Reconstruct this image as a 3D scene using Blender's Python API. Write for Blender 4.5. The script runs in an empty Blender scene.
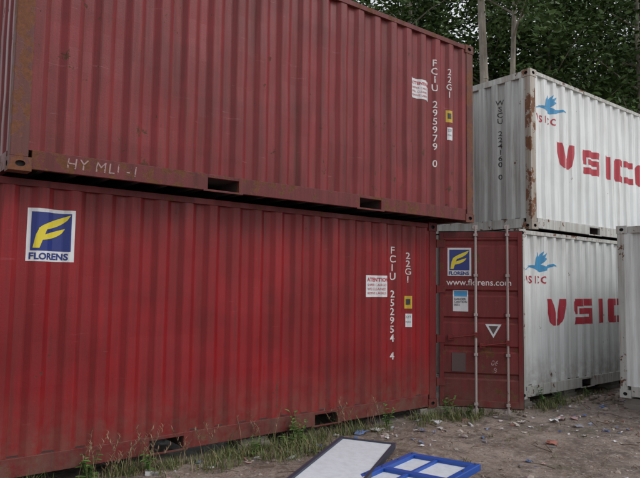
import bpy, bmesh, math, random
import numpy as np
from mathutils import Vector, Matrix, noise
random.seed(7); np.random.seed(7)
sc=bpy.context.scene
COL=sc.collection
R=math.radians
# ------------------------------------------------------------ materials
def newmat(name):
    m=bpy.data.materials.new(name); m.use_nodes=True
    nt=m.node_tree; b=nt.nodes["Principled BSDF"]
    return m,nt,b
def N(nt,t,**k):
    n=nt.nodes.new(t)
    for a,v in k.items(): setattr(n,a,v)
    return n
def noise_(nt,vec,scale,detail=4,rough=.55,mapscale=None,off=(0,0,0)):
    mp=N(nt,'ShaderNodeMapping'); mp.inputs['Location'].default_value=off
    mp.inputs['Scale'].default_value=mapscale or (1,1,1)
    nt.links.new(vec,mp.inputs[0])
    n=N(nt,'ShaderNodeTexNoise'); n.inputs['Scale'].default_value=scale
    n.inputs['Detail'].default_value=min(detail,5); n.inputs['Roughness'].default_value=rough
    nt.links.new(mp.outputs[0],n.inputs['Vector']); return n.outputs['Fac']
def rng(nt,fac,a,b,c=0,d=1):
    n=N(nt,'ShaderNodeMapRange'); n.inputs[1].default_value=a;n.inputs[2].default_value=b
    n.inputs[3].default_value=c;n.inputs[4].default_value=d
    nt.links.new(fac,n.inputs[0]); return n.outputs[0]
def mul(nt,a,b,op='MULTIPLY'):
    n=N(nt,'ShaderNodeMath',operation=op)
    for i,v in enumerate((a,b)):
        if isinstance(v,(int,float)): n.inputs[i].default_value=v
        else: nt.links.new(v,n.inputs[i])
    return n.outputs[0]
def mix(nt,f,a,b):
    n=N(nt,'ShaderNodeMix',data_type='RGBA')
    if isinstance(f,(int,float)): n.inputs[0].default_value=f
    else: nt.links.new(f,n.inputs[0])
    for i,v in ((6,a),(7,b)):
        if isinstance(v,tuple): n.inputs[i].default_value=(*v,1)
        else: nt.links.new(v,n.inputs[i])
    return n.outputs[2]
def bump(nt,b,h,s=.3,d=.01):
    n=N(nt,'ShaderNodeBump'); n.inputs['Strength'].default_value=s; n.inputs['Distance'].default_value=d
    nt.links.new(h,n.inputs['Height']); nt.links.new(n.outputs[0],b.inputs['Normal'])
def paint(name,c1,c2,dirt,dirt_amt,rust,seed,rough=.45,mud=.5,scr=.25,rustc=(.12,.045,.02),rs=9,streakrust=0.,srcol=(.22,.10,.05),patch=0.,topdirt=0.,spec=.5):
    m,nt,b=newmat(name); b.inputs['Specular IOR Level'].default_value=spec
    tc=N(nt,'ShaderNodeTexCoord').outputs['Object']; o=(seed*3.1,seed*7.7,seed*1.3)
    big0=noise_(nt,tc,.9,5,.65,off=o)
    base=mix(nt,rng(nt,big0,.35,.65),c1,c2)
    if patch>0:
        pn=noise_(nt,tc,1,4,.6,(.55,.55,1.1),(o[2]+3,o[0],1))
        base=mix(nt,mul(nt,rng(nt,pn,.5,.64),patch),base,tuple(x*.62 for x in c2))
    st=noise_(nt,tc,1,5,.6,(9,9,.45),o); base=mix(nt,mul(nt,rng(nt,st,.45,.75),dirt_amt),base,dirt)
    st2=noise_(nt,tc,1,3,.6,(45,45,1.1),(o[1],o[0],2)); base=mix(nt,mul(nt,rng(nt,st2,.5,.78),dirt_amt*.8),base,dirt)
    lt=noise_(nt,tc,1,4,.6,(14,14,1.2),(o[2],o[1],5)); 
    base=mix(nt,mul(nt,rng(nt,lt,.5,.75),scr),base,(min(.85,c1[0]*1.3+.03),min(.85,c1[1]*1.3+.018),min(.85,c1[2]*1.3+.018)))
    sc1=noise_(nt,tc,1,5,.75,(2.2,2.2,30),o); base=mix(nt,mul(nt,rng(nt,sc1,.65,.68),scr),base,tuple(min(.8,x+.12) for x in c1))
    if streakrust>0:
        sr=noise_(nt,tc,1,4,.7,(16,16,.8),(o[0]+4,3,1)); big=noise_(nt,tc,.8,3,.5,off=(o[2],5,o[0]))
        base=mix(nt,mul(nt,mul(nt,rng(nt,sr,.52,.72),rng(nt,big,.42,.6)),streakrust),base,srcol)
    bg=noise_(nt,tc,1.6,3,.5,off=(o[1],9,o[2]))
    rn=noise_(nt,tc,rs,5,.75,(1,1,.75),o)
    rsum=mul(nt,rn,rng(nt,bg,.3,.7,-.08,.08),'ADD')
    th=.74-rust*.32
    rf=rng(nt,rsum,th,th+.025)
    rc=mix(nt,noise_(nt,tc,30,4,.7),tuple(x*.35 for x in rustc),tuple(x*1.6 for x in rustc))
    base=mix(nt,rf,base,rc)
    sx=N(nt,'ShaderNodeSeparateXYZ')
    if mud>0 or topdirt>0: nt.links.new(tc,sx.inputs[0])
    if topdirt>0:
        g=rng(nt,sx.outputs[2],2.0,2.55,0,1)
        base=mix(nt,mul(nt,mul(nt,g,rng(nt,st2,.4,.6)),topdirt),base,dirt)
    if mud>0:
        g=rng(nt,sx.outputs[2],.0,.75,1,0)
        g=mul(nt,mul(nt,g,rng(nt,noise_(nt,tc,7,5,.7,off=o),.3,.65)),mud)
        base=mix(nt,g,base,(.13,.10,.075))
    nt.links.new(base,b.inputs['Base Color'])
    r=rng(nt,st,.3,.7,rough-.08,rough+.18); r2=N(nt,'ShaderNodeMath',operation='MAXIMUM')
    nt.links.new(r,r2.inputs[0]); nt.links.new(mul(nt,rf,.85),r2.inputs[1]); nt.links.new(r2.outputs[0],b.inputs['Roughness'])
    hb=mul(nt,mul(nt,rf,-.6),noise_(nt,tc,60,3,.7),'ADD')
    bump(nt,b,hb,.35,.003)
    return m
def flat(name,c,rough=.55,wear=.0,seed=1,metal=0,dirt=.35):
    m,nt,b=newmat(name)
    tc=N(nt,'ShaderNodeTexCoord').outputs['Object']
    f=rng(nt,noise_(nt,tc,14,5,.7,(1,1,.5),(seed,seed*2,0)),.4,.75)
    base=mix(nt,mul(nt,f,dirt),c,tuple(x*.45+.03 for x in c))
    nt.links.new(base,b.inputs['Base Color']); b.inputs['Roughness'].default_value=rough; b.inputs['Metallic'].default_value=metal
    if wear>0:
        out=nt.nodes['Material Output']; tr=N(nt,'ShaderNodeBsdfTransparent'); mx=N(nt,'ShaderNodeMixShader')
        w=rng(nt,noise_(nt,tc,38,5,.75,(1,1,.8),(seed,3,4)),.72-wear*.3,.75-wear*.3)
        nt.links.new(w,mx.inputs[0]); nt.links.new(b.outputs[0],mx.inputs[1]); nt.links.new(tr.outputs[0],mx.inputs[2]); nt.links.new(mx.outputs[0],out.inputs['Surface'])
    return m
RED_U=paint('red_paint_faded',(.205,.020,.024),(.150,.016,.019),(.075,.022,.018),.66,.25,1,rough=.42,mud=.0,scr=.34,streakrust=.6,srcol=(.095,.032,.02),patch=.45,topdirt=.4,rustc=(.09,.035,.02),spec=.35)
RED_L=paint('red_paint',(.250,.010,.014),(.180,.009,.012),(.090,.014,.014),.52,.15,2,rough=.36,mud=.6,scr=.16,streakrust=.5,srcol=(.08,.018,.013),patch=.40,topdirt=.55,rustc=(.08,.03,.018),spec=.35)
RED_F=paint('red_frame_rusty',(.14,.017,.019),(.11,.015,.016),(.05,.018,.016),.7,.66,3,rough=.5,mud=0,scr=.3,rustc=(.12,.045,.02),spec=.35)
RED_P=paint('red_post_rusty',(.12,.03,.026),(.09,.024,.02),(.07,.03,.02),.8,.80,4,rough=.65,mud=0,scr=.2,rustc=(.14,.05,.022),rs=7)
RED_FL=paint('red_frame',(.155,.011,.013),(.115,.009,.011),(.05,.014,.012),.7,.40,5,rough=.45,mud=.55,scr=.2,spec=.35)
RED_D=paint('red_door_paint',(.185,.018,.020),(.14,.015,.017),(.07,.018,.016),.6,.42,6,rough=.5,mud=.45,scr=.3,patch=.5,spec=.35)
WH_U=paint('white_paint',(.72,.74,.74),(.64,.66,.66),(.34,.34,.32),.42,.06,7,rough=.5,mud=0,scr=.1,streakrust=.45,srcol=(.30,.23,.17),topdirt=.4)
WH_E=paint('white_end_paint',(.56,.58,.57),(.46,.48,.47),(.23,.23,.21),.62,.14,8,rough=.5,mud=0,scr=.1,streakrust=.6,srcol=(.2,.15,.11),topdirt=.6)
WH_L=paint('white_paint_lower',(.70,.72,.72),(.60,.62,.62),(.32,.315,.295),.5,.10,9,rough=.5,mud=.8,scr=.1,streakrust=.5,srcol=(.28,.21,.15),topdirt=.7)
WH_F=paint('white_frame',(.52,.53,.51),(.40,.40,.38),(.22,.19,.16),.8,.40,10,rough=.55,mud=0,scr=.1,streakrust=.7)
WH_P=paint('white_post_rusty',(.42,.39,.35),(.33,.30,.26),(.2,.15,.11),.8,.72,11,rough=.65,mud=0,scr=.1,rustc=(.16,.07,.035),rs=6,streakrust=.9)
DARK=flat('dark_steel',(.02,.016,.015),.8)
UNDER=flat('underside_steel',(.04,.026,.024),.85)
GALV=paint('galvanised_rod',(.40,.36,.35),(.30,.27,.26),(.2,.13,.11),.6,.34,12,rough=.45,mud=0,scr=.1)
T_WH=flat('white_lettering',(.66,.60,.60),.5,.42,2)
T_CH=flat('chalk_marking',(.34,.22,.22),.9,.60,3)
T_BK=flat('black_lettering',(.03,.03,.035),.5,.42,4)
T_RED=flat('red_lettering',(.40,.024,.042),.5,.20,5)
T_BLUE=flat('light_blue_decal',(.04,.25,.48),.5,.22,6)
D_NAVY=flat('navy_decal',(.010,.024,.17),.4,0,7,dirt=.2)
D_WHITE=flat('white_decal',(.62,.62,.64),.45,0,8,dirt=.35)
D_YEL=flat('yellow_decal',(.66,.54,.03),.45,0,9,dirt=.2)
D_DKY=flat('orange_label',(.5,.33,.02),.5,0.1,9)
D_GREY=flat('data_plate',(.085,.05,.05),.6,0,9)
# ------------------------------------------------------------ mesh builder
class MB:
    def __init__(s): s.v=[];s.f=[];s.m=[];s.mats=[]
    def mi(s,mat):
        if mat not in s.mats: s.mats.append(mat)
        return s.mats.index(mat)
    def add(s,vs,fs,mat):
        o=len(s.v); s.v+= [tuple(v) for v in vs]; s.f+=[tuple(i+o for i in f) for f in fs]; s.m+=[s.mi(mat)]*len(fs)
    def box(s,x0,x1,y0,y1,z0,z1,mat,M=None):
        vs=[(x,y,z) for x in(x0,x1) for y in(y0,y1) for z in(z0,z1)]
        if M is not None: vs=[M@Vector(v) for v in vs]
        s.add(vs,[(0,1,3,2),(4,6,7,5),(0,4,5,1),(2,3,7,6),(0,2,6,4),(1,5,7,3)],mat)
    def tube(s,p0,p1,r0,r1,mat,n=10,cap=True):
        p0=Vector(p0);p1=Vector(p1);d=(p1-p0).normalized();a=d.orthogonal().normalized();b=d.cross(a)
        vs=[];
        for p,r in((p0,r0),(p1,r1)):
            for i in range(n):
                t=2*math.pi*i/n; vs.append(p+a*math.cos(t)*r+b*math.sin(t)*r)
        fs=[(i,(i+1)%n,n+(i+1)%n,n+i) for i in range(n)]
        if cap: fs+=[tuple(range(n))[::-1],tuple(range(n,2*n))]
        s.add(vs,fs,mat)
    def plate_hole(s,o,ux,uy,w,h,hw,hh,dep,mat,dmat):
        o=Vector(o);ux=Vector(ux);uy=Vector(uy);nn=ux.cross(uy)
        out=[];k=4
        cs=[(-1,-1),(1,-1),(1,1),(-1,1)]
        for i in range(4):
            a=cs[i];b=cs[(i+1)%4]
            for j in range(k):
                t=j/k; out.append(((a[0]*(1-t)+b[0]*t)*w/2,(a[1]*(1-t)+b[1]*t)*h/2))
        vs=[o+ux*x+uy*y for x,y in out]
        inn=[]
        for i in range(16):
            t=math.pi*1.25+2*math.pi*i/16; inn.append((math.cos(t)*hw/2,math.sin(t)*hh/2))
        vs+=[o+ux*x+uy*y for x,y in inn]+[o+ux*x+uy*y-nn*dep for x,y in inn]
        s.add(vs,[(i,(i+1)%16,16+(i+1)%16,16+i) for i in range(16)],mat)
        s.add(vs,[(16+i,16+(i+1)%16,32+(i+1)%16,32+i) for i in range(16)]+[tuple(range(32,48))],dmat)
    def obj(s,name,parent=None,smooth=False,bev=0,loc=None):
        me=bpy.data.meshes.new(name); me.from_pydata(s.v,[],s.f); 
        for m in s.mats: me.materials.append(m)
        me.polygons.foreach_set('material_index',s.m)
        if smooth: me.polygons.foreach_set('use_smooth',[True]*len(s.f))
        me.update(); o=bpy.data.objects.new(name,me); COL.objects.link(o)
        if parent: o.parent=parent
        if loc: o.location=loc
        if bev:
            b=o.modifiers.new('bevel','BEVEL'); b.width=bev; b.segments=2; b.limit_method='ANGLE'
        return o
def empty(name,loc=(0,0,0),rz=0,parent=None):
    e=bpy.data.objects.new(name,None); COL.objects.link(e); e.location=loc; e.rotation_euler=(0,0,rz); e.empty_display_size=.3
    if parent: e.parent=parent
    return e
# ------------------------------------------------------------ corrugation
def folds(x0,x1,pitch,wo,sl):
    n=max(1,round((x1-x0-wo)/pitch)); pitch=(x1-x0-wo)/n; pts=[(x0,0)]
    wi=pitch-wo-2*sl; x=x0; e=.006
    for i in range(n):
        pts+=[(x+wo-e,0),(x+wo+e,.09),(x+wo+sl-e,.91),(x+wo+sl+e,1),(x+wo+sl+wi-e,1),(x+wo+sl+wi+e,.91),(x+pitch-e,.09),(x+pitch+e,0)]; x+=pitch
    pts.append((x1,0)); return pts
def dfun(pts,depth,base,seed,dent):
    xs=[p[0] for p in pts]; ds=[p[1]*depth for p in pts]
    def f(x,z):
        d=float(np.interp(x,xs,ds))
        n=noise.noise(Vector((x*.9+seed*5,z*.8,seed)))*dent + noise.noise(Vector((x*2.3,z*2.1+seed*3,seed+4)))*dent*.75
        n*=min(1,max(0,(x-xs[0])/.3))*min(1,max(0,(xs[-1]-x)/.3))
        return base+d+max(n,-.012)
    return f
def corr(mb,pts,zs,f,place,mat):
    xs=[p[0] for p in pts]; vs=[];nz=len(zs)
    for x in xs:
        for z in zs: vs.append(place(x,f(x,z),z))
    fs=[(i*nz+j,(i+1)*nz+j,(i+1)*nz+j+1,i*nz+j+1) for i in range(len(xs)-1) for j in range(nz-1)]
    mb.add(vs,fs,mat)
# ------------------------------------------------------------ decals
def glyphs(body,size,bold=0.0,stack=False,step=None,spacing=1.0,slant=0):
    out=[]
    items=[(body,0)] if not stack else [(c,-i*step) for i,c in enumerate(body)]
    for b,dz in items:
        if not b.strip(): continue
        cu=bpy.data.curves.new('t','FONT'); cu.body=b; cu.size=size; cu.offset=bold; cu.space_character=spacing; cu.resolution_u=3; cu.shear=slant
        if stack: cu.align_x='CENTER'
        ob=bpy.data.objects.new('t',cu); COL.objects.link(ob)
        me=bpy.data.meshes.new_from_object(ob)
        out.append(([(v.co.x,v.co.y+dz) for v in me.vertices],[tuple(p.vertices) for p in me.polygons]))
        bpy.data.objects.remove(ob); bpy.data.curves.remove(cu); bpy.data.meshes.remove(me)
    return out
def decal(name,parent,shapes,org,mat,f,place,xs,zs,off=.0025):
    bm=bmesh.new()
    for vs,fs in shapes:
        bv=[bm.verts.new((x+org[0],0,z+org[1])) for x,z in vs]
        for q in fs:
            try: bm.faces.new([bv[i] for i in q])
            except ValueError: pass
    if not bm.verts: return
    x0=min(v.co.x for v in bm.verts);x1=max(v.co.x for v in bm.verts)
    a0=min(v.co.z for v in bm.verts);a1=max(v.co.z for v in bm.verts)
    for x in xs:
        if x0<x<x1: bmesh.ops.bisect_plane(bm,geom=bm.verts[:]+bm.edges[:]+bm.faces[:],plane_co=(x,0,0),plane_no=(1,0,0))
    for z in zs:
        if a0<z<a1: bmesh.ops.bisect_plane(bm,geom=bm.verts[:]+bm.edges[:]+bm.faces[:],plane_co=(0,0,z),plane_no=(0,0,1))
    for v in bm.verts:
        x,z=v.co.x,v.co.z; v.co=place(x,f(x,z)-off,z)
    me=bpy.data.meshes.new(name); bm.to_mesh(me); bm.free(); me.materials.append(mat)
    o=bpy.data.objects.new(name,me); COL.objects.link(o); o.parent=parent; return o
def rect(x0,x1,z0,z1): return [([(x0,z0),(x1,z0),(x1,z1),(x0,z1)],[(0,1,2,3)])]
def poly(p): return [(p,[tuple(range(len(p)))])]
def strip(a,b):
    n=len(a); return [(list(a)+list(b),[(i,i+1,n+i+1,n+i) for i in range(n-1)])]
def florens(name,parent,x,z,w,h,f,place,xs,zs):
    e=empty(name,parent=parent)
    A=(f,place,xs,zs)
    decal(name+'_border',e,rect(0,w,0,h),(x,z),D_WHITE,*A,off=.002)
    b=.03*w/.38
    decal(name+'_field',e,rect(b,w-b,h*.2,h-b),(x,z),D_NAVY,*A,off=.0035)
    def sw(x0,x1,y0,y1,th,pw):
        a=[];c=[]
        for i in range(11):
            t=i/10; xx=x0+(x1-x0)*t; top=y0+(y1-y0)*(t**pw)
            a.append((xx*w,top*h)); c.append((xx*w,(top-th*(1-t)**.6*(.25+t*1.1) if t<1 else top)*h))
        return strip(a,c)
    decal(name+'_swoosh_upper',e,sw(.22,.90,.62,.905,.26,.75),(x,z),D_YEL,*A,off=.005)
    decal(name+'_swoosh_lower',e,sw(.20,.80,.44,.64,.22,.8),(x,z),D_YEL,*A,off=.0055)
    decal(name+'_stem',e,poly([(.12*w,.25*h),(.25*w,.25*h),(.44*w,.72*h),(.24*w,.64*h),(.17*w,.50*h)]),(x,z),D_YEL,*A,off=.006)
    decal(name+'_letters',e,glyphs('FLORENS',h*.17,.0025),(x+w*.05,z+h*.04),D_NAVY,*A,off=.005)
def attention(parent,x,z,w,h,A):
    e=empty('warning_label',parent=parent)
    decal('label_sheet',e,rect(0,w,0,h),(x,z),D_WHITE,*A,off=.002)
    decal('label_title',e,glyphs('ATTENTION',w*.17,.002),(x+w*.05,z+h*.72),T_RED,*A,off=.004)
    for i,t in enumerate(('SHIPPER CARGO','WELL CLEANED','REMOVE LABELS')):
        decal('label_line',e,glyphs(t,w*.115,.0),(x+w*.06,z+h*(.50-.19*i)),T_RED,*A,off=.004)
def code_marks(parent,L,A,num,dx=0):
    L=L+dx
    decal('container_number',parent,glyphs(num,.135,.0015,True,.1175),(L-.86,2.12),T_WH,*A)
    decal('size_code',parent,glyphs('22G1',.125,.001,True,.108),(L-.56,2.06),T_WH,*A)
    decal('hazard_label',parent,rect(-.055,.055,0,.17),(L-.56,1.38),D_DKY,*A)
    decal('hazard_label_print',parent,rect(-.03,.03,.05,.13),(L-.56,1.38),T_BK,*A,off=.004)
    decal('small_label',parent,rect(-.045,.045,0,.18),(L-.55,1.13),D_WHITE,*A)
    decal('small_label_print',parent,glyphs('22T',.045,.0)+glyphs('\n\nMAX',.032,.0),(L-.59,1.25),T_BK,*A,off=.004)
def big_letters(parent,A,x,z,s=1):
    h=.43
    V=[([(0,h),(.18,h),(.25,.20),(.25,0),(.20,0),(.14,.06)],[tuple(range(6))]),([(.62,h),(.44,h),(.37,.20),(.28,.10),(.28,0),(.42,0),(.48,.06)],[tuple(range(7))[::-1]])]
    def off(sh,d): return [([(a+d,b) for a,b in v],q) for v,q in sh]
    S=[([(.06,h),(0,.38),(0,.23),(.05,.17),(.17,.17),(.17,.30),(.30,.30),(.30,h)],[(0,1,2,3,4,5,6,7)]),
       ([(.34,h),(.34,.31),(.64,.31),(.68,h)],[(0,1,2,3)]),
       ([(.20,.17),(.50,.17),(.50,.12),(.38,.12),(.38,0),(.62,0),(.67,.05),(.67,.22),(.62,.27),(.20,.27)],[tuple(range(10))]),
       ([(0,0),(.34,0),(.34,.12),(.04,.12)],[(0,1,2,3)])]
    I=rect(0,.20,0,h)
    C=[([(.34,h),(.07,h),(0,.36),(0,.07),(.07,0),(.34,0),(.34,.12),(.19,.12),(.19,.31),(.34,.31)],[tuple(range(10))]),
       ([(.38,0),(.72,0),(.72,.12),(.38,.12)],[(0,1,2,3)]),([(.38,.31),(.72,.31),(.72,h),(.38,h)],[(0,1,2,3)])]
    O=[C[0],([(.38,0),(.67,0),(.74,.07),(.74,.36),(.67,h),(.38,h),(.38,.31),(.55,.31),(.55,.12),(.38,.12)],[tuple(range(10))])]
    for n,sh,dx in (('letter_v',V,0),('letter_s',S,.84),('letter_i',I,1.68),('letter_c',C,2.05),('letter_o',O,2.95)):
        decal(n,parent,off(sh,dx),(x,z),T_RED,*A)
def bird(parent,A,x,z):
    body=[(.0,.10),(.10,.115),(.22,.10),(.36,.13),(.46,.10),(.58,.13),(.70,.15),(.86,.10),(.72,.115),(.60,.08),(.48,.035),(.34,.01),(.18,.04)]
    decal('bird_body',parent,poly(body),(x,z),T_BLUE,*A)
    decal('bird_wing',parent,poly([(.14,.10),(.17,.22),(.24,.30),(.22,.22),(.30,.33),(.30,.25),(.42,.35),(.39,.27),(.52,.33),(.44,.24),(.50,.22),(.40,.16),(.32,.10)]),(x,z),T_BLUE,*A,off=.004)
    decal('bird_legs',parent,poly([(-.12,.03),(.08,.09),(.08,.105),(-.12,.045)]),(x,z),T_BLUE,*A)
    decal('emblem_letters',parent,glyphs('VSICC',.16,.004,spacing=1.45),(x-.11,z-.17),T_RED,*A)
# ------------------------------------------------------------ door leaf
W=2.438;L=6.058;H=2.591
LW=1.135;LZ1=2.47
def leaf(name,parent,loc,rz,mat,fmat,decals=False,LZ0=.185):
    e=empty(name,loc,rz,parent); mb=MB(); t=.05
    mb.box(0,.06,0,t,LZ0,LZ1,fmat); mb.box(LW-.06,LW,0,t,LZ0,LZ1,fmat)
    mb.box(.06,LW-.06,.001,t,LZ0,LZ0+.09,fmat); mb.box(.06,LW-.06,.001,t,LZ1-.08,LZ1,fmat)
    mb.obj('leaf_frame',e,bev=.004)
    zz=[(LZ0+.085,0)]
    for c in [.44,.82,1.22,1.60,2.31]:
        zz+=[(c-.05,0),(c-.025,1),(c+.025,1),(c+.05,0)]
    zz.append((LZ1-.075,0)); zl=[a for a,_ in zz]; dl=[b*.022 for _,b in zz]
    f=lambda x,z:.008+float(np.interp(z,zl,dl))
    pl=lambda x,y,z:(x,y,z)
    mb=MB(); xs=[.055,.4,.75,LW-.055]; vs=[(x,f(x,z),z) for x in xs for z in zl]; n=len(zl)
    mb.add(vs,[(i*n+j,(i+1)*n+j,(i+1)*n+j+1,i*n+j+1) for i in range(3) for j in range(n-1)],mat)
    mb.box(.055,LW-.055,.034,.046,LZ0+.05,LZ1-.05,mat)
    mb.obj('leaf_panel',e)
    mb=MB()
    for x in (.50,.93):
        mb.tube((x,-.035,LZ0-.06),(x,-.035,LZ1+.075),.0175,.0175,GALV,12)
        for z in (LZ0+.05,.75,1.30,1.85,LZ1-.05):
            mb.box(x-.045,x+.045,-.012,.0,z-.03,z+.03,fmat); mb.box(x-.027,x+.027,-.058,-.012,z-.018,z+.018,GALV)
        for z,s in ((LZ0-.045,-1),(LZ1+.06,1)):
            mb.box(x-.03,x+.03,-.045,.005,z-.03,z+.03,GALV); mb.box(x-.045,x-.03,-.05,.03,z-.02,z+.02,GALV)
        zh=1.02 if x<.7 else .92
        mb.box(x-.028,x+.028,-.062,-.008,zh-.035,zh+.035,fmat)
        mb.tube((x-.01,-.066,zh),(x-.36,-.055,zh-.05),.010,.010,fmat,8)
        mb.box(x-.38,x-.30,-.04,.002,zh-.085,zh-.01,fmat)
    mb.obj('locking_rods',e,bev=.002)
    mb=MB()
    for z in (.35,.95,1.65,2.3):
        mb.box(-.045,.085,-.016,-.002,z-.05,z+.05,fmat); mb.tube((-.03,-.012,z-.06),(-.03,-.012,z+.06),.016,.016,fmat,10)
    mb.obj('hinges',e,bev=.002)
    mb=MB()
    mb.box(-.012,-.001,.02,.034,LZ0-.012,LZ1+.012,DARK); mb.box(LW+.001,LW+.012,.02,.034,LZ0-.012,LZ1+.012,DARK)
    mb.box(-.001,LW+.001,.02,.034,LZ0-.012,LZ0-.001,DARK); mb.box(-.001,LW+.001,.02,.034,LZ1+.001,LZ1+.012,DARK)
    mb.obj('rubber_gasket',e)
    if decals:
        A=(f,pl,[],zl)
        florens('logo_sticker',e,.115,1.84,.33,.40,*A)
        decal('web_address',e,glyphs('www.florens.com',.125,.001),(.10,1.71),T_WH,*A)
        decal('info_label',e,rect(0,.21,0,.30),(.19,1.34),D_WHITE,*A)
        decal('info_label_band',e,rect(.015,.195,.21,.285),(.19,1.34),T_BLUE,*A,off=.004)
        decal('info_label_print',e,glyphs('DANGER\nCAUTION\n0532',.04,.001),(.205,1.50),T_BK,*A,off=.0045)
        decal('warning_triangle',e,[([(0,.0),(.11,.19),(-.11,.19)],[(0,1,2)])],(.74,.98),D_WHITE,*A)
        decal('warning_triangle_mark',e,[([(0,.05),(.065,.165),(-.065,.165)],[(0,1,2)])],(.74,.98),D_GREY,*A,off=.004)
        mb=MB(); mb.box(.17,.36,-.002,.009,.50,.76,D_GREY); mb.obj('data_plate',e,bev=.002)
        decal('scribble',e,glyphs('06\n 8',.10,.001,slant=.2),(.70,.60),T_CH,*A)
    return e
# ------------------------------------------------------------ container
def container(loc,rz,mats,seed,door='closed',leaf_mat=None,dent=.006):
    wall,endm,frame,post=mats
    e=empty('shipping_container',loc,rz)
    mb=MB()
    for X in (0,L):
        for Y in (0,W):
            sx=1 if X==0 else -1; sy=1 if Y==0 else -1
            a,b=sorted((X+sx*.006,X+sx*.15)); c,d=sorted((Y+sy*.006,Y+sy*.11))
            mb.box(a,b,c,d,.116,H-.116,post)
    mb.obj('corner_posts',e,bev=.008)
    mb=MB()
    for X in (0,L):
        for Y in (0,W):
            for Z in (0,H-.118):
                sx=1 if X==0 else -1; sy=1 if Y==0 else -1
                x0,x1=sorted((X,X+sx*.178)); y0,y1=sorted((Y,Y+sy*.162)); z_0,z_1=Z,Z+.118
                cx,cy,czz=(x0+x1)/2,(y0+y1)/2,Z+.059
                if sy>0: mb.plate_hole((cx,y0,czz),(1,0,0),(0,0,1),.178,.118,.079,.052,.03,post,DARK)
                else: mb.plate_hole((cx,y1,czz),(-1,0,0),(0,0,1),.178,.118,.079,.052,.03,post,DARK)
                if sx>0: mb.plate_hole((x0,cy,czz),(0,-1,0),(0,0,1),.162,.118,.063,.052,.03,post,DARK)
                else: mb.plate_hole((x1,cy,czz),(0,1,0),(0,0,1),.162,.118,.063,.052,.03,post,DARK)
                vs=[(x,y,z) for x in(x0,x1) for y in(y0,y1) for z in(z_0,z_1)]
                fs=[(0,2,6,4),(1,5,7,3)]
                fs.append((4,6,7,5) if sx>0 else (0,1,3,2)); fs.append((2,3,7,6) if sy>0 else (0,4,5,1))
                mb.add(vs,fs,post)
    mb.obj('corner_castings',e)
    mb=MB()
    fp=[L/2-1.025,L/2+1.025]; hw=.18
    for Y,s in ((0,1),(W,-1)):
        def yy(a,b): return sorted((Y+s*a,Y+s*b))
        mb.box(.178,L-.178,*yy(.008,.07),H-.075,H-.014,frame)
        xs=[.178,fp[0]-hw,fp[0]+hw,fp[1]-hw,fp[1]+hw,L-.178]
        for i in (0,2,4): mb.box(xs[i],xs[i+1],*yy(.010,.055),.022,.185,frame)
        for c in fp:
            mb.box(c-hw,c+hw,*yy(.011,.055),.150,.184,frame)
            mb.box(c-hw-.05,c+hw+.05,*yy(.004,.0095),.010,.030,frame)
    mb.box(.01,.06,.165,W-.165,.03,.18,frame); mb.box(.01,.07,.165,W-.165,H-.116,H-.014,frame)
    mb.box(L-.13,L-.004,.165,W-.165,.02,.165,frame); mb.box(L-.10,L-.004,.165,W-.165,H-.112,H-.006,frame)
    mb.obj('rails',e,bev=.005)
    mb=MB()
    x=.3
    while x<L-.3:
        if min(abs(x-c) for c in fp)>.22: mb.box(x-.022,x+.022,.056,W-.056,.045,.165,UNDER)
        x+=.29
    for c in fp:
        for dx in (-hw-.006,hw): mb.box(c+dx,c+dx+.006,.056,W-.056,.035,.165,UNDER)
        mb.box(c-hw,c+hw,.056,W-.056,.150,.160,UNDER)
    mb.box(.06,L-.13,.056,W-.056,.167,.195,UNDER)
    mb.obj('floor_structure',e)
    zs=list(np.linspace(.183,H-.07,13))
    pts=folds(.148,L-.148,.278,.082,.060); fs_=dfun(pts,.040,.018,seed,dent)
    pside=lambda x,y,z:(x,y,z); pback=lambda x,y,z:(x,W-y,z)
    mb=MB(); corr(mb,pts,zs,fs_,pside,wall); mb.obj('side_wall',e)
    mb=MB(); corr(mb,pts,zs,fs_,pback,wall); mb.obj('side_wall_back',e)
    pe=folds(.108,W-.108,.25,.10,.04); fe=dfun(pe,.045,.014,seed+3,dent); zse=list(np.linspace(.178,H-.11,9))
    pend=lambda x,y,z:(y,W-x,z)
    mb=MB(); corr(mb,pe,zse,fe,pend,endm); mb.obj('end_wall',e)
    pr=folds(.07,L-.1,.21,.12,.02); mb=MB(); vs=[];
    for (x,d) in pr: vs+=[(x,.06,H-.016-d*.02),(x,W-.06,H-.016-d*.02)]
    mb.add(vs,[(2*i,2*i+2,2*i+3,2*i+1) for i in range(len(pr)-1)],wall); mb.obj('roof',e)
    lm=leaf_mat or (wall,frame)
    dn=empty('doors',(0,0,0),0,e)
    if door=='closed': leaf('door_leaf',dn,(L-.05,.085,0),R(90),lm[0],lm[1])
    else: leaf('door_leaf_open',dn,(L+.035,-.012,0),R(door),lm[0],lm[1],True,.02)
    leaf('door_leaf_far',dn,(L-.05,.085+LW+.004,0),R(90),lm[0],lm[1])
    xs=[p[0] for p in pts]
    return e,(fs_,pside,xs,zs),(fe,pend,[p[0] for p in pe],zse)
zl=.10; zu=zl+H+.012
c1,A1,E1=container((-L,0,zl),0,(RED_L,RED_L,RED_FL,RED_FL),1,door=-50,leaf_mat=(RED_D,RED_FL),dent=.009)
c2,A2,E2=container((.405-L*math.cos(-.0171),-.345-L*math.sin(-.0171),zu),-.0171,(RED_U,RED_U,RED_F,RED_P),2,leaf_mat=(RED_D,RED_FL),dent=.012)
c3,A3,E3=container((1.435,-.405,zl),-.0036,(WH_L,WH_L,WH_F,WH_F),3,dent=.013)
c4,A4,E4=container((1.7921,-.4062,zu+.01),-.0036,(WH_U,WH_E,WH_F,WH_P),4,dent=.013)
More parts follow.
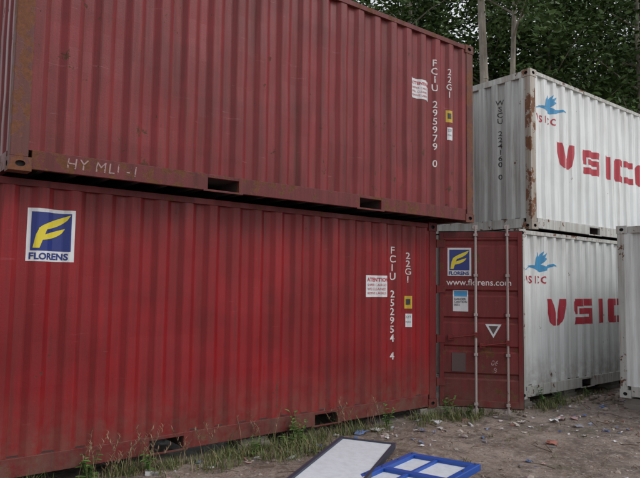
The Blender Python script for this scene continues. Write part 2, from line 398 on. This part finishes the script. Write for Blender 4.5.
c5,A5,E5=container((2.65,-1.31-W,.16),0,(WH_U,WH_U,WH_F,WH_F),5)
florens('logo_sticker',c1,L-5.42,1.86,.40,.47,*A1)
attention(c1,L-1.37,1.54,.40,.28,A1); attention(c2,L-1.27,1.60,.34,.27,A2)
code_marks(c1,L,A1,'FCIU 252954 4'); code_marks(c2,L,A2,'FCIU 295979 0',.05)
rail=(lambda x,z:.010,lambda x,y,z:(x,y,z),[],[])
decal('chalk_scrawl',c2,glyphs('HY MLI -1',.135,-.0002,spacing=1.15,slant=.1),(.45,.065),T_CH,*rail)
big_letters(c4,A4,.80,1.10); big_letters(c3,A3,.78,1.08)
bird(c4,A4,.30,1.95); bird(c3,A3,.30,1.93)
decal('container_number',c4,glyphs('WSCU 224160 0',.12,.0015,True,.105),(W-.60,2.12),T_BK,*E4)
# ------------------------------------------------------------ ground
def gh(x,y):
    h=noise.noise(Vector((x*.35,y*.35,1)))*.05+noise.noise(Vector((x*1.3,y*1.3,5)))*.028+noise.noise(Vector((x*4.5,y*4.5,9)))*.016+noise.noise(Vector((x*11,y*11,2)))*.006
    if y>-.2 and x<9: h=min(h,.02)*.6
    far=min(1,max(0,(math.hypot(x+1,y)-15)/60)); 
    return h-.01+far*noise.noise(Vector((x*.03,y*.03,3)))*.8
def axis():
    a=list(np.arange(-8,8.01,.07)); s=.12;x=8
    p=[]
    while x<420: s*=1.18;x+=s;p.append(x)
    return [-v for v in p[::-1]]+a+p
ax=axis(); vs=[];n=len(ax)
for x in ax:
    for y in ax: vs.append((x,y-2,gh(x,y-2)))
mb=MB()
gm,nt,b=newmat('wet_dirt')
tc=N(nt,'ShaderNodeTexCoord').outputs['Object']
c=mix(nt,rng(nt,noise_(nt,tc,.6,5,.7),.38,.62),(.19,.135,.11),(.36,.285,.245))
c=mix(nt,mul(nt,rng(nt,noise_(nt,tc,2.1,5,.75,off=(3,3,3)),.48,.58),.8),c,(.115,.083,.069))
c=mix(nt,mul(nt,rng(nt,noise_(nt,tc,12,5,.78,off=(8,3,3)),.50,.66),.8),c,(.43,.37,.33))
c=mix(nt,mul(nt,rng(nt,noise_(nt,tc,30,4,.8,off=(1,3,3)),.52,.66),.8),c,(.06,.045,.035))
c=mix(nt,mul(nt,rng(nt,noise_(nt,tc,1.4,5,.7,off=(11,2,3)),.58,.68),.5),c,(.07,.085,.035))
nt.links.new(c,b.inputs['Base Color'])
wet=noise_(nt,tc,.9,4,.6,off=(2,13,0)); nt.links.new(rng(nt,wet,.44,.58,.85,.30),b.inputs['Roughness'])
bump(nt,b,noise_(nt,tc,24,5,.8),1,.035)
mb.add(vs,[(i*n+j,(i+1)*n+j,(i+1)*n+j+1,i*n+j+1) for i in range(n-1) for j in range(n-1)],gm)
mb.obj('ground',smooth=True)
def island_mat(name,cols,rough=.8):
    m,nt,b=newmat(name); g=N(nt,'ShaderNodeNewGeometry'); r=N(nt,'ShaderNodeValToRGB')
    nt.links.new(g.outputs['Random Per Island'],r.inputs[0]); el=r.color_ramp.elements
    el[0].color=(*cols[0],1); el[1].color=(*cols[-1],1)
    for i,cc in enumerate(cols[1:-1]):
        q=el.new((i+1)/(len(cols)-1)); q.color=(*cc,1)
    nt.links.new(r.outputs[0],b.inputs['Base Color']); b.inputs['Roughness'].default_value=rough
    return m,nt,b,r
GR,_,_,_=island_mat('stone',[(.10,.075,.06),(.18,.14,.115),(.30,.25,.22),(.17,.10,.075),(.38,.34,.31)],.75)
bm=bmesh.new(); bmesh.ops.create_icosphere(bm,subdivisions=1,radius=1); iv=[v.co.copy() for v in bm.verts]; jf=[tuple(v.index for v in f.verts) for f in bm.faces]; bm.free()
mb=MB()
for i in range(7000):
    x=random.uniform(-5.5,7);y=random.uniform(-5,.3) if x<1.4 else random.uniform(-3,-.1)
    if noise.noise(Vector((x*.9,y*.9,4)))<random.uniform(-.3,.4): continue
    s=min(.05,random.lognormvariate(-4.75,.6)); sc_=(s*random.uniform(.7,1.4),s*random.uniform(.7,1.3),s*random.uniform(.4,.8)); a=random.random()*6.28
    M=Matrix.Translation((x,y,gh(x,y)+s*.1))@Matrix.Rotation(a,4,'Z')@Matrix.Diagonal((*sc_,1))
    mb.add([M@(v*random.uniform(.75,1.2)) for v in iv],jf,GR)
mb.obj('gravel')
LT,_,_,_=island_mat('litter',[(.6,.6,.62),(.42,.42,.42),(.03,.10,.3),(.3,.26,.2),(.6,.6,.64),(.30,.10,.07),(.5,.48,.44)],.5)
mb=MB()
for i in range(380):
    x=random.uniform(-2.5,6);y=random.uniform(-3.6,-.2)
    if i%3==0: x=random.uniform(-4.5,.5); y=random.uniform(-1.2,-.1)
    if i%3==1: x=random.uniform(.5,4.5); y=random.uniform(-2.8,-.5)
    if x<-1.6 and y<-.6 and x>-4: continue
    w=min(.08,random.lognormvariate(-3.7,.6));h=w*random.uniform(.25,1); a=random.random()*6.28; z=gh(x,y)+.008
    if random.random()<.35:
        M=Matrix.Translation((x,y,z+.005))@Matrix.Rotation(a,4,'Z')@Matrix.Rotation(random.uniform(-.4,.4),4,'X'); mb.box(-w,w,-h*.5,h*.5,-.01,.008,LT,M)
    else:
        M=Matrix.Translation((x,y,z))@Matrix.Rotation(a,4,'Z'); k=3;vv=[];
        for p in range(k+1):
            for q in range(k+1): vv.append(M@Vector(((p/k-.5)*2*w+random.uniform(-.3,.3)*w,(q/k-.5)*2*h+random.uniform(-.3,.3)*h,random.uniform(0,.5)*w)))
        mb.add(vv,[(p*(k+1)+q,(p+1)*(k+1)+q,(p+1)*(k+1)+q+1,p*(k+1)+q+1) for p in range(k) for q in range(k)],LT)
mb.obj('litter')
TW=flat('twig_wood',(.10,.065,.045),.9)
mb=MB()
for i in range(150):
    x=random.uniform(-4.5,5);y=random.uniform(-3,-.15);a=random.random()*6.28;l=random.uniform(.05,.36);z=gh(x,y)+.012
    p0=Vector((x,y,z)); p1=Vector((x+l*.5*math.cos(a),y+l*.5*math.sin(a),z+.015)); a+=random.uniform(-.5,.5); p2=p1+Vector((l*.5*math.cos(a),l*.5*math.sin(a),-.01))
    mb.tube(p0,p1,.005,.004,TW,5); mb.tube(p1,p2,.004,.0015,TW,5)
mb.obj('twigs')
CB=flat('concrete',(.20,.18,.16),.9)
for (x,y,w,d) in [(-L+.12,.14,.3,.25),(-.18,.14,.3,.25),(-3.0,.16,.34,.2),(1.62,-.25,.26,.22),(3.0,-.22,.34,.2),(4.6,-.22,.3,.2),(7.3,-.25,.3,.24),(2.85,-1.48,.3,.24),(2.85,-3.6,.3,.24)]:
    top=.098 if x!=2.85 else .158
    mb=MB(); mb.box(-w/2,w/2,-d/2,d/2,-.06,top,CB); mb.box(-w/2-.02,w/2+.03,-d/2-.02,d/2+.015,-.06,top*.45,CB); mb.obj('concrete_block',bev=.008,loc=(x,y,0))
# ------------------------------------------------------------ white board and blue framed panel
BW=flat('white_laminate',(.62,.66,.72),.35,0,3,dirt=.4); BD=flat('dark_edge',(.025,.03,.055),.5); BB=flat('blue_plastic',(.012,.07,.34),.35,0,5,dirt=.35)
e=empty('discarded_white_board',(-2.24,-.51,.055)); e.rotation_euler=(R(-1.5),R(1.5),math.atan2(-.51,.34)+0)
mb=MB(); w=.62;l=2.1
mb.box(.04,w-.03,-l+.04,-.03,.012,.046,BW); mb.obj('board_panel',e,bev=.003)
mb=MB(); mb.box(0,.04,-l,0,0,.065,BD); mb.box(w-.03,w,-l,0,0,.062,BD); mb.box(.04,w-.03,-.03,0,0,.060,BD); mb.box(.04,w-.03,-l,-l+.04,0,.06,BD); mb.obj('board_edging',e,bev=.003)
e=empty('discarded_blue_frame',(-2.12,-1.46,.075)); e.rotation_euler=(R(1),R(-2),math.atan2(-.72,.11)+R(3))
mb=MB(); w=.74;l=1.15
for a in ((0,.07,-l,0),(w-.07,w,-l,0)): mb.box(*a,0,.06,BB)
for y in (-.07,-l/2-.03,-l): mb.box(.07,w-.07,y,y+.07 if y!=-.07 else 0,0.002,.057,BB)
mb.box(.30,.335,-l+.07,-.07,.004,.05,BB)
mb.obj('frame_bars',e,bev=.006)
mb=MB(); mb.box(.071,w-.071,-l+.071,-.071,.006,.024,BW); mb.obj('inner_sheet',e)
mb=MB()
for x in (.035,w-.035):
    for y in (-.04,-.3,-l/2,-.85,-l+.04): mb.tube((x,y,.058),(x,y,.066),.012,.010,BD,8)
mb.obj('bolts',e)
# ------------------------------------------------------------ grass / weeds
GM,_,gb,_=island_mat('grass_blade',[(.06,.10,.02),(.09,.14,.03),(.18,.17,.07),(.05,.085,.02),(.24,.18,.10),(.10,.12,.04)],.6)
SM,_,_,_=island_mat('seed_stem',[(.22,.12,.09),(.28,.18,.12),(.18,.14,.07)],.7)
def blade(mb,x,y,h,w,lean,az,mat,z=None):
    z=gh(x,y)-.005 if z is None else z; d=Vector((math.cos(az),math.sin(az),0)); s=Vector((-d.y,d.x,0)); vs=[];k=4
    for i in range(k+1):
        t=i/k; p=Vector((x,y,z))+d*lean*h*t*t+Vector((0,0,h*(t-.25*lean*t*t))); ww=w*(1-t**1.5)+.0006
        vs+=[p-s*ww,p+s*ww]
    mb.add(vs,[(2*i,2*i+1,2*i+3,2*i+2) for i in range(k)],mat)
mb=MB()
def tuft(x,y,n,hh,sp=.05):
    for _ in range(n): blade(mb,random.gauss(x,sp),random.gauss(y,sp*.8),hh*random.uniform(.4,1.1),random.uniform(.002,.0045),random.uniform(.1,1.1),random.random()*6.28,GM)
for i in range(150):
    x=random.uniform(-5.9,.3)
    if noise.noise(Vector((x*1.7,0,8)))<-.05: continue
    y=-abs(random.gauss(.05,.16))+.03; tuft(x,y,random.randint(8,26),random.lognormvariate(-2.2,.4))
for i in range(60):
    x=random.gauss(-2.9,.45);y=random.uniform(-.6,-.02); tuft(x,y,random.randint(14,30),random.uniform(.08,.24),.07)
for i in range(30):
    x=random.uniform(.3,5.5);y=-.42-abs(random.gauss(0,.12)); tuft(x,y,random.randint(6,20),random.uniform(.04,.14))
for i in range(26):
    x=random.gauss(1.9,.35);y=random.gauss(-.55,.12); tuft(x,y,22,random.uniform(.08,.2))
for i in range(34):
    x=random.gauss(-.1,.4);y=random.gauss(-.3,.15); tuft(x,y,20,random.uniform(.08,.24))
for i in range(60):
    x=random.uniform(-5,5);y=random.uniform(-3.5,-.3); tuft(x,y,8,random.uniform(.03,.08),.03)
for cx,k_ in ((-4.7,12),(-4.35,16),(-3.85,7),(-3.0,6),(-1.9,8),(-1.2,5)):
    for _ in range(k_):
        x=random.gauss(cx,.12);y=-abs(random.gauss(.12,.08));h=random.uniform(.18,.5);az=random.random()*6.28
        blade(mb,x,y,h,.0018,.35,az,SM)
        for k in range(12):
            t=.60+.035*k; px=x+math.cos(az)*.35*h*t*t;py=y+math.sin(az)*.35*h*t*t; blade(mb,px,py,.04,.003,.8,random.random()*6.28,SM,gh(x,y)+h*(t-.09*t*t))
mb.obj('grass')
LM,nt,lb,_=island_mat('weed_leaf',[(.05,.11,.025),(.08,.16,.035),(.11,.19,.05),(.06,.12,.02)],.5)
def weed(x,y,h,n,ls):
    mb=MB(); z=gh(x,y)
    for s in range(n):
        az=random.random()*6.28; ln=random.uniform(.1,.5); hh=h*random.uniform(.6,1.1)
        top=Vector((x+math.cos(az)*ln*hh,y+math.sin(az)*ln*hh*.7,z+hh)); b0=Vector((x,y,z-.01)); mb.tube(b0,top,.004,.002,LM,5)
        for k in range(7):
            t=.25+.75*k/6; p=b0.lerp(top,t); a=random.random()*6.28; d=Vector((math.cos(a),math.sin(a),random.uniform(-.1,.6))).normalized(); sd=d.cross(Vector((0,0,1))).normalized(); l=ls*random.uniform(.6,1.2)*(1.15-t*.4)
            up=sd.cross(d)
            mb.add([p,p+d*l*.35+sd*l*.28+up*.08*l,p+d*l*.75+sd*l*.2,p+d*l-up*.1*l,p+d*l*.75-sd*l*.2,p+d*l*.35-sd*l*.28+up*.08*l],[(0,1,2,3),(0,3,4,5)],LM)
    mb.obj('weed_plant')
for a in [(-4.85,-.12,.28,6,.10),(-4.3,-.15,.2,4,.07),(-2.5,-.12,.36,6,.09),(-2.8,-.3,.22,6,.07),(-3.2,-.25,.18,5,.07),(-1.1,-.1,.3,5,.08),(.0,-.18,.28,5,.09),(.25,-.35,.18,5,.07),(1.9,-.5,.24,5,.08),(2.2,-.55,.18,5,.07),(3.2,-.5,.15,4,.06)]: weed(*a)
mb=MB()
for i in range(40):
    x=random.gauss(3.4,.8);y=random.gauss(-.8,.2); s=random.uniform(.025,.075)
    M=Matrix.Translation((x,y,gh(x,y)+s*.3))@Matrix.Rotation(random.random()*6,4,(random.random(),random.random(),1))@Matrix.Diagonal((s,s*.7,s*.5,1))
    mb.add([M@(v*random.uniform(.8,1.2)) for v in iv],jf,GR)
mb.obj('rubble')
# ------------------------------------------------------------ trees
BK,nt,b=newmat('bark'); tc=N(nt,'ShaderNodeTexCoord').outputs['Object']
nt.links.new(mix(nt,rng(nt,noise_(nt,tc,2,5,.7,(1,1,.4)),.35,.65),(.12,.10,.08),(.32,.29,.24)),b.inputs['Base Color']); b.inputs['Roughness'].default_value=.9
LF,nt,lb,rr=island_mat('tree_leaf',[(.020,.044,.010),(.040,.080,.016),(.065,.115,.026),(.030,.062,.013),(.085,.135,.034)],.6)
lb.inputs['Specular IOR Level'].default_value=.3
def tree_mesh(seed,h,crown0,rad,ncl,nleaf,ls,r0=None,low=.75,nb=26):
    rnd=random.Random(seed); rs=np.random.RandomState(seed); mb=MB()
    pts=[Vector((0,0,-.3))]; 
    for i in range(1,9):
        pts.append(Vector((pts[-1].x+rnd.uniform(-.16,.16),pts[-1].y+rnd.uniform(-.16,.16),h*i/8*.95)))
    r0=r0 or h*.0115
    for i in range(8): mb.tube(pts[i],pts[i+1],r0*(1-i/9.5),r0*(1-(i+1)/9.5),BK,9,False)
    def at(z):
        t=max(0,min(7.999,z/(h*.95)*8)); i=int(t); return pts[i].lerp(pts[i+1],t-i)
    cl=[]
    for i in range(nb):
        z=crown0*low+(h*.93-crown0*low)*(i+rnd.random()*.6)/nb; a=i*2.4+rnd.uniform(-.5,.5)
        t=(z-crown0*low)/(h-crown0*low); ln=rad*(.55+.6*math.sin(math.pi*min(1,t*.85+.15)))*rnd.uniform(.6,1.15)
        p0=at(z); d=Vector((math.cos(a),math.sin(a),rnd.uniform(.25,.8))).normalized(); p1=p0+d*ln*.5; p2=p1+(d+Vector((rnd.uniform(-.4,.4),rnd.uniform(-.4,.4),rnd.uniform(-.1,.35)))).normalized()*ln*.5
        rb=r0*.32*(1-t*.6); mb.tube(p0,p1,rb,rb*.6,BK,5,False); mb.tube(p1,p2,rb*.6,rb*.2,BK,5,False)
        for k in range(max(1,ncl//nb)):
            q=p0.lerp(p1,rnd.uniform(.4,1)) if k%3==0 else p1.lerp(p2,rnd.uniform(.1,1.15)); cl.append(q+Vector((rnd.gauss(0,.35),rnd.gauss(0,.35),rnd.gauss(0,.3))))
    V=[]
    for c in cl:
        m=int(nleaf*rs.uniform(.4,1.4)); R_=rs.uniform(.25,.6)
        P=rs.normal(size=(m,3))*np.array([R_,R_,R_*.6])+np.array(c)
        a=rs.normal(size=(m,3)); a[:,2]*=.5; a/=np.linalg.norm(a,axis=1)[:,None]; b_=np.cross(a,rs.normal(size=(m,3))); b_/=np.linalg.norm(b_,axis=1)[:,None]
        s=ls*rs.uniform(.6,1.3,size=(m,1))
        V.append(np.stack([P-a*s,P+b_*s*.42,P+a*s,P-b_*s*.42],1).reshape(-1,3))
    V=np.concatenate(V); k=len(V)//4
    mb.add(V.tolist(),[(4*i,4*i+1,4*i+2,4*i+3) for i in range(k)],LF)
    me=bpy.data.meshes.new('tree'); me.from_pydata(mb.v,[],mb.f); [me.materials.append(m) for m in mb.mats]; me.polygons.foreach_set('material_index',mb.m); me.update(); return me
TM=[tree_mesh(1,17,7.5,2.5,130,90,.12,.17),tree_mesh(2,19,8.5,2.5,130,90,.12,.16),tree_mesh(3,15,4,2.7,156,90,.13,.15),tree_mesh(4,11,2.0,2.6,130,85,.12,.12),
    tree_mesh(5,20,10.5,2.3,104,75,.11,.17,.95),tree_mesh(6,19,10.0,2.3,104,75,.11,.14,.95)]
cxy=Vector((-6.74,-5.69)); fwd=Vector((.6275,.7786)); rt=Vector((.7786,-.6275))
rnd=random.Random(11)
pl=[(.248,17,4),(.315,17.6,5),(.44,17,4),(.60,18.5,5),(.80,19,4)]
for D,lo,hi,st,var in ((23,.16,1.3,.125,(0,1,2)),(29,-.4,1.5,.095,(2,1,0,2)),(36,-.7,1.6,.075,(2,2,1)),(44,-.1,1.4,.065,(1,2))):
    r=lo
    while r<hi:
        pl.append((r+rnd.uniform(-.3,.3)*st,D*rnd.uniform(.93,1.08),rnd.choice(var))); r+=st
for r,D,v in pl:
    p=cxy+fwd*D+rt*(r*D)
    if p.y<3.3: continue
    o=bpy.data.objects.new('tree',TM[v]); COL.objects.link(o)
    o.location=(p.x,p.y,-.1); o.rotation_euler=(0,0,rnd.random()*6.28); s=rnd.uniform(.85,1.1)*(1.2 if D>38 else 1); o.scale=(s,s,s*rnd.uniform(.95,1.08))
# ------------------------------------------------------------ world / sun
SUN_AZ=R(150); SUN_EL=R(45)
w=bpy.data.worlds.new("World"); sc.world=w; w.use_nodes=True; nt=w.node_tree; bg=nt.nodes['Background']
sk=N(nt,'ShaderNodeTexSky',sky_type='NISHITA'); sk.sun_disc=False; sk.sun_elevation=SUN_EL; sk.sun_rotation=SUN_AZ; sk.air_density=1.5; sk.dust_density=6; sk.ozone_density=1
hs=N(nt,'ShaderNodeHueSaturation'); hs.inputs['Saturation'].default_value=.22; nt.links.new(sk.outputs[0],hs.inputs['Color'])
wc=mix(nt,.7,hs.outputs[0],(8.2,8.5,8.9)); nt.links.new(wc,bg.inputs[0]); bg.inputs[1].default_value=.120
sl=bpy.data.lights.new('sun','SUN'); sl.energy=1.15; sl.angle=R(22); sl.color=(1,.98,.95); so=bpy.data.objects.new('sun',sl); COL.objects.link(so)
d=Vector((math.sin(SUN_AZ)*math.cos(SUN_EL),math.cos(SUN_AZ)*math.cos(SUN_EL),math.sin(SUN_EL))); so.rotation_euler=d.to_track_quat('Z','Y').to_euler(); so.location=d*50
sc.view_settings.view_transform='Standard'; sc.view_settings.look='None'; sc.view_settings.exposure=0
# ------------------------------------------------------------ camera
cd=bpy.data.cameras.new('camera'); cam=bpy.data.objects.new('camera',cd); COL.objects.link(cam); sc.camera=cam
yaw,pit,rol,f=.8925,.0755,.0139,605.9
fw=Vector((math.cos(yaw)*math.cos(pit),math.sin(yaw)*math.cos(pit),math.sin(pit))); r_=Vector((math.sin(yaw),-math.cos(yaw),0)); u_=r_.cross(fw)
r2=r_*math.cos(rol)+u_*math.sin(rol); u2=u_*math.cos(rol)-r_*math.sin(rol)
M=Matrix((( r2.x,u2.x,-fw.x),(r2.y,u2.y,-fw.y),(r2.z,u2.z,-fw.z))).to_4x4(); M.translation=(-6.7407,-5.6908,1.7868); cam.matrix_world=M
cd.sensor_width=36; cd.lens=f/640*36; cd.clip_end=2000; cd.clip_start=.05
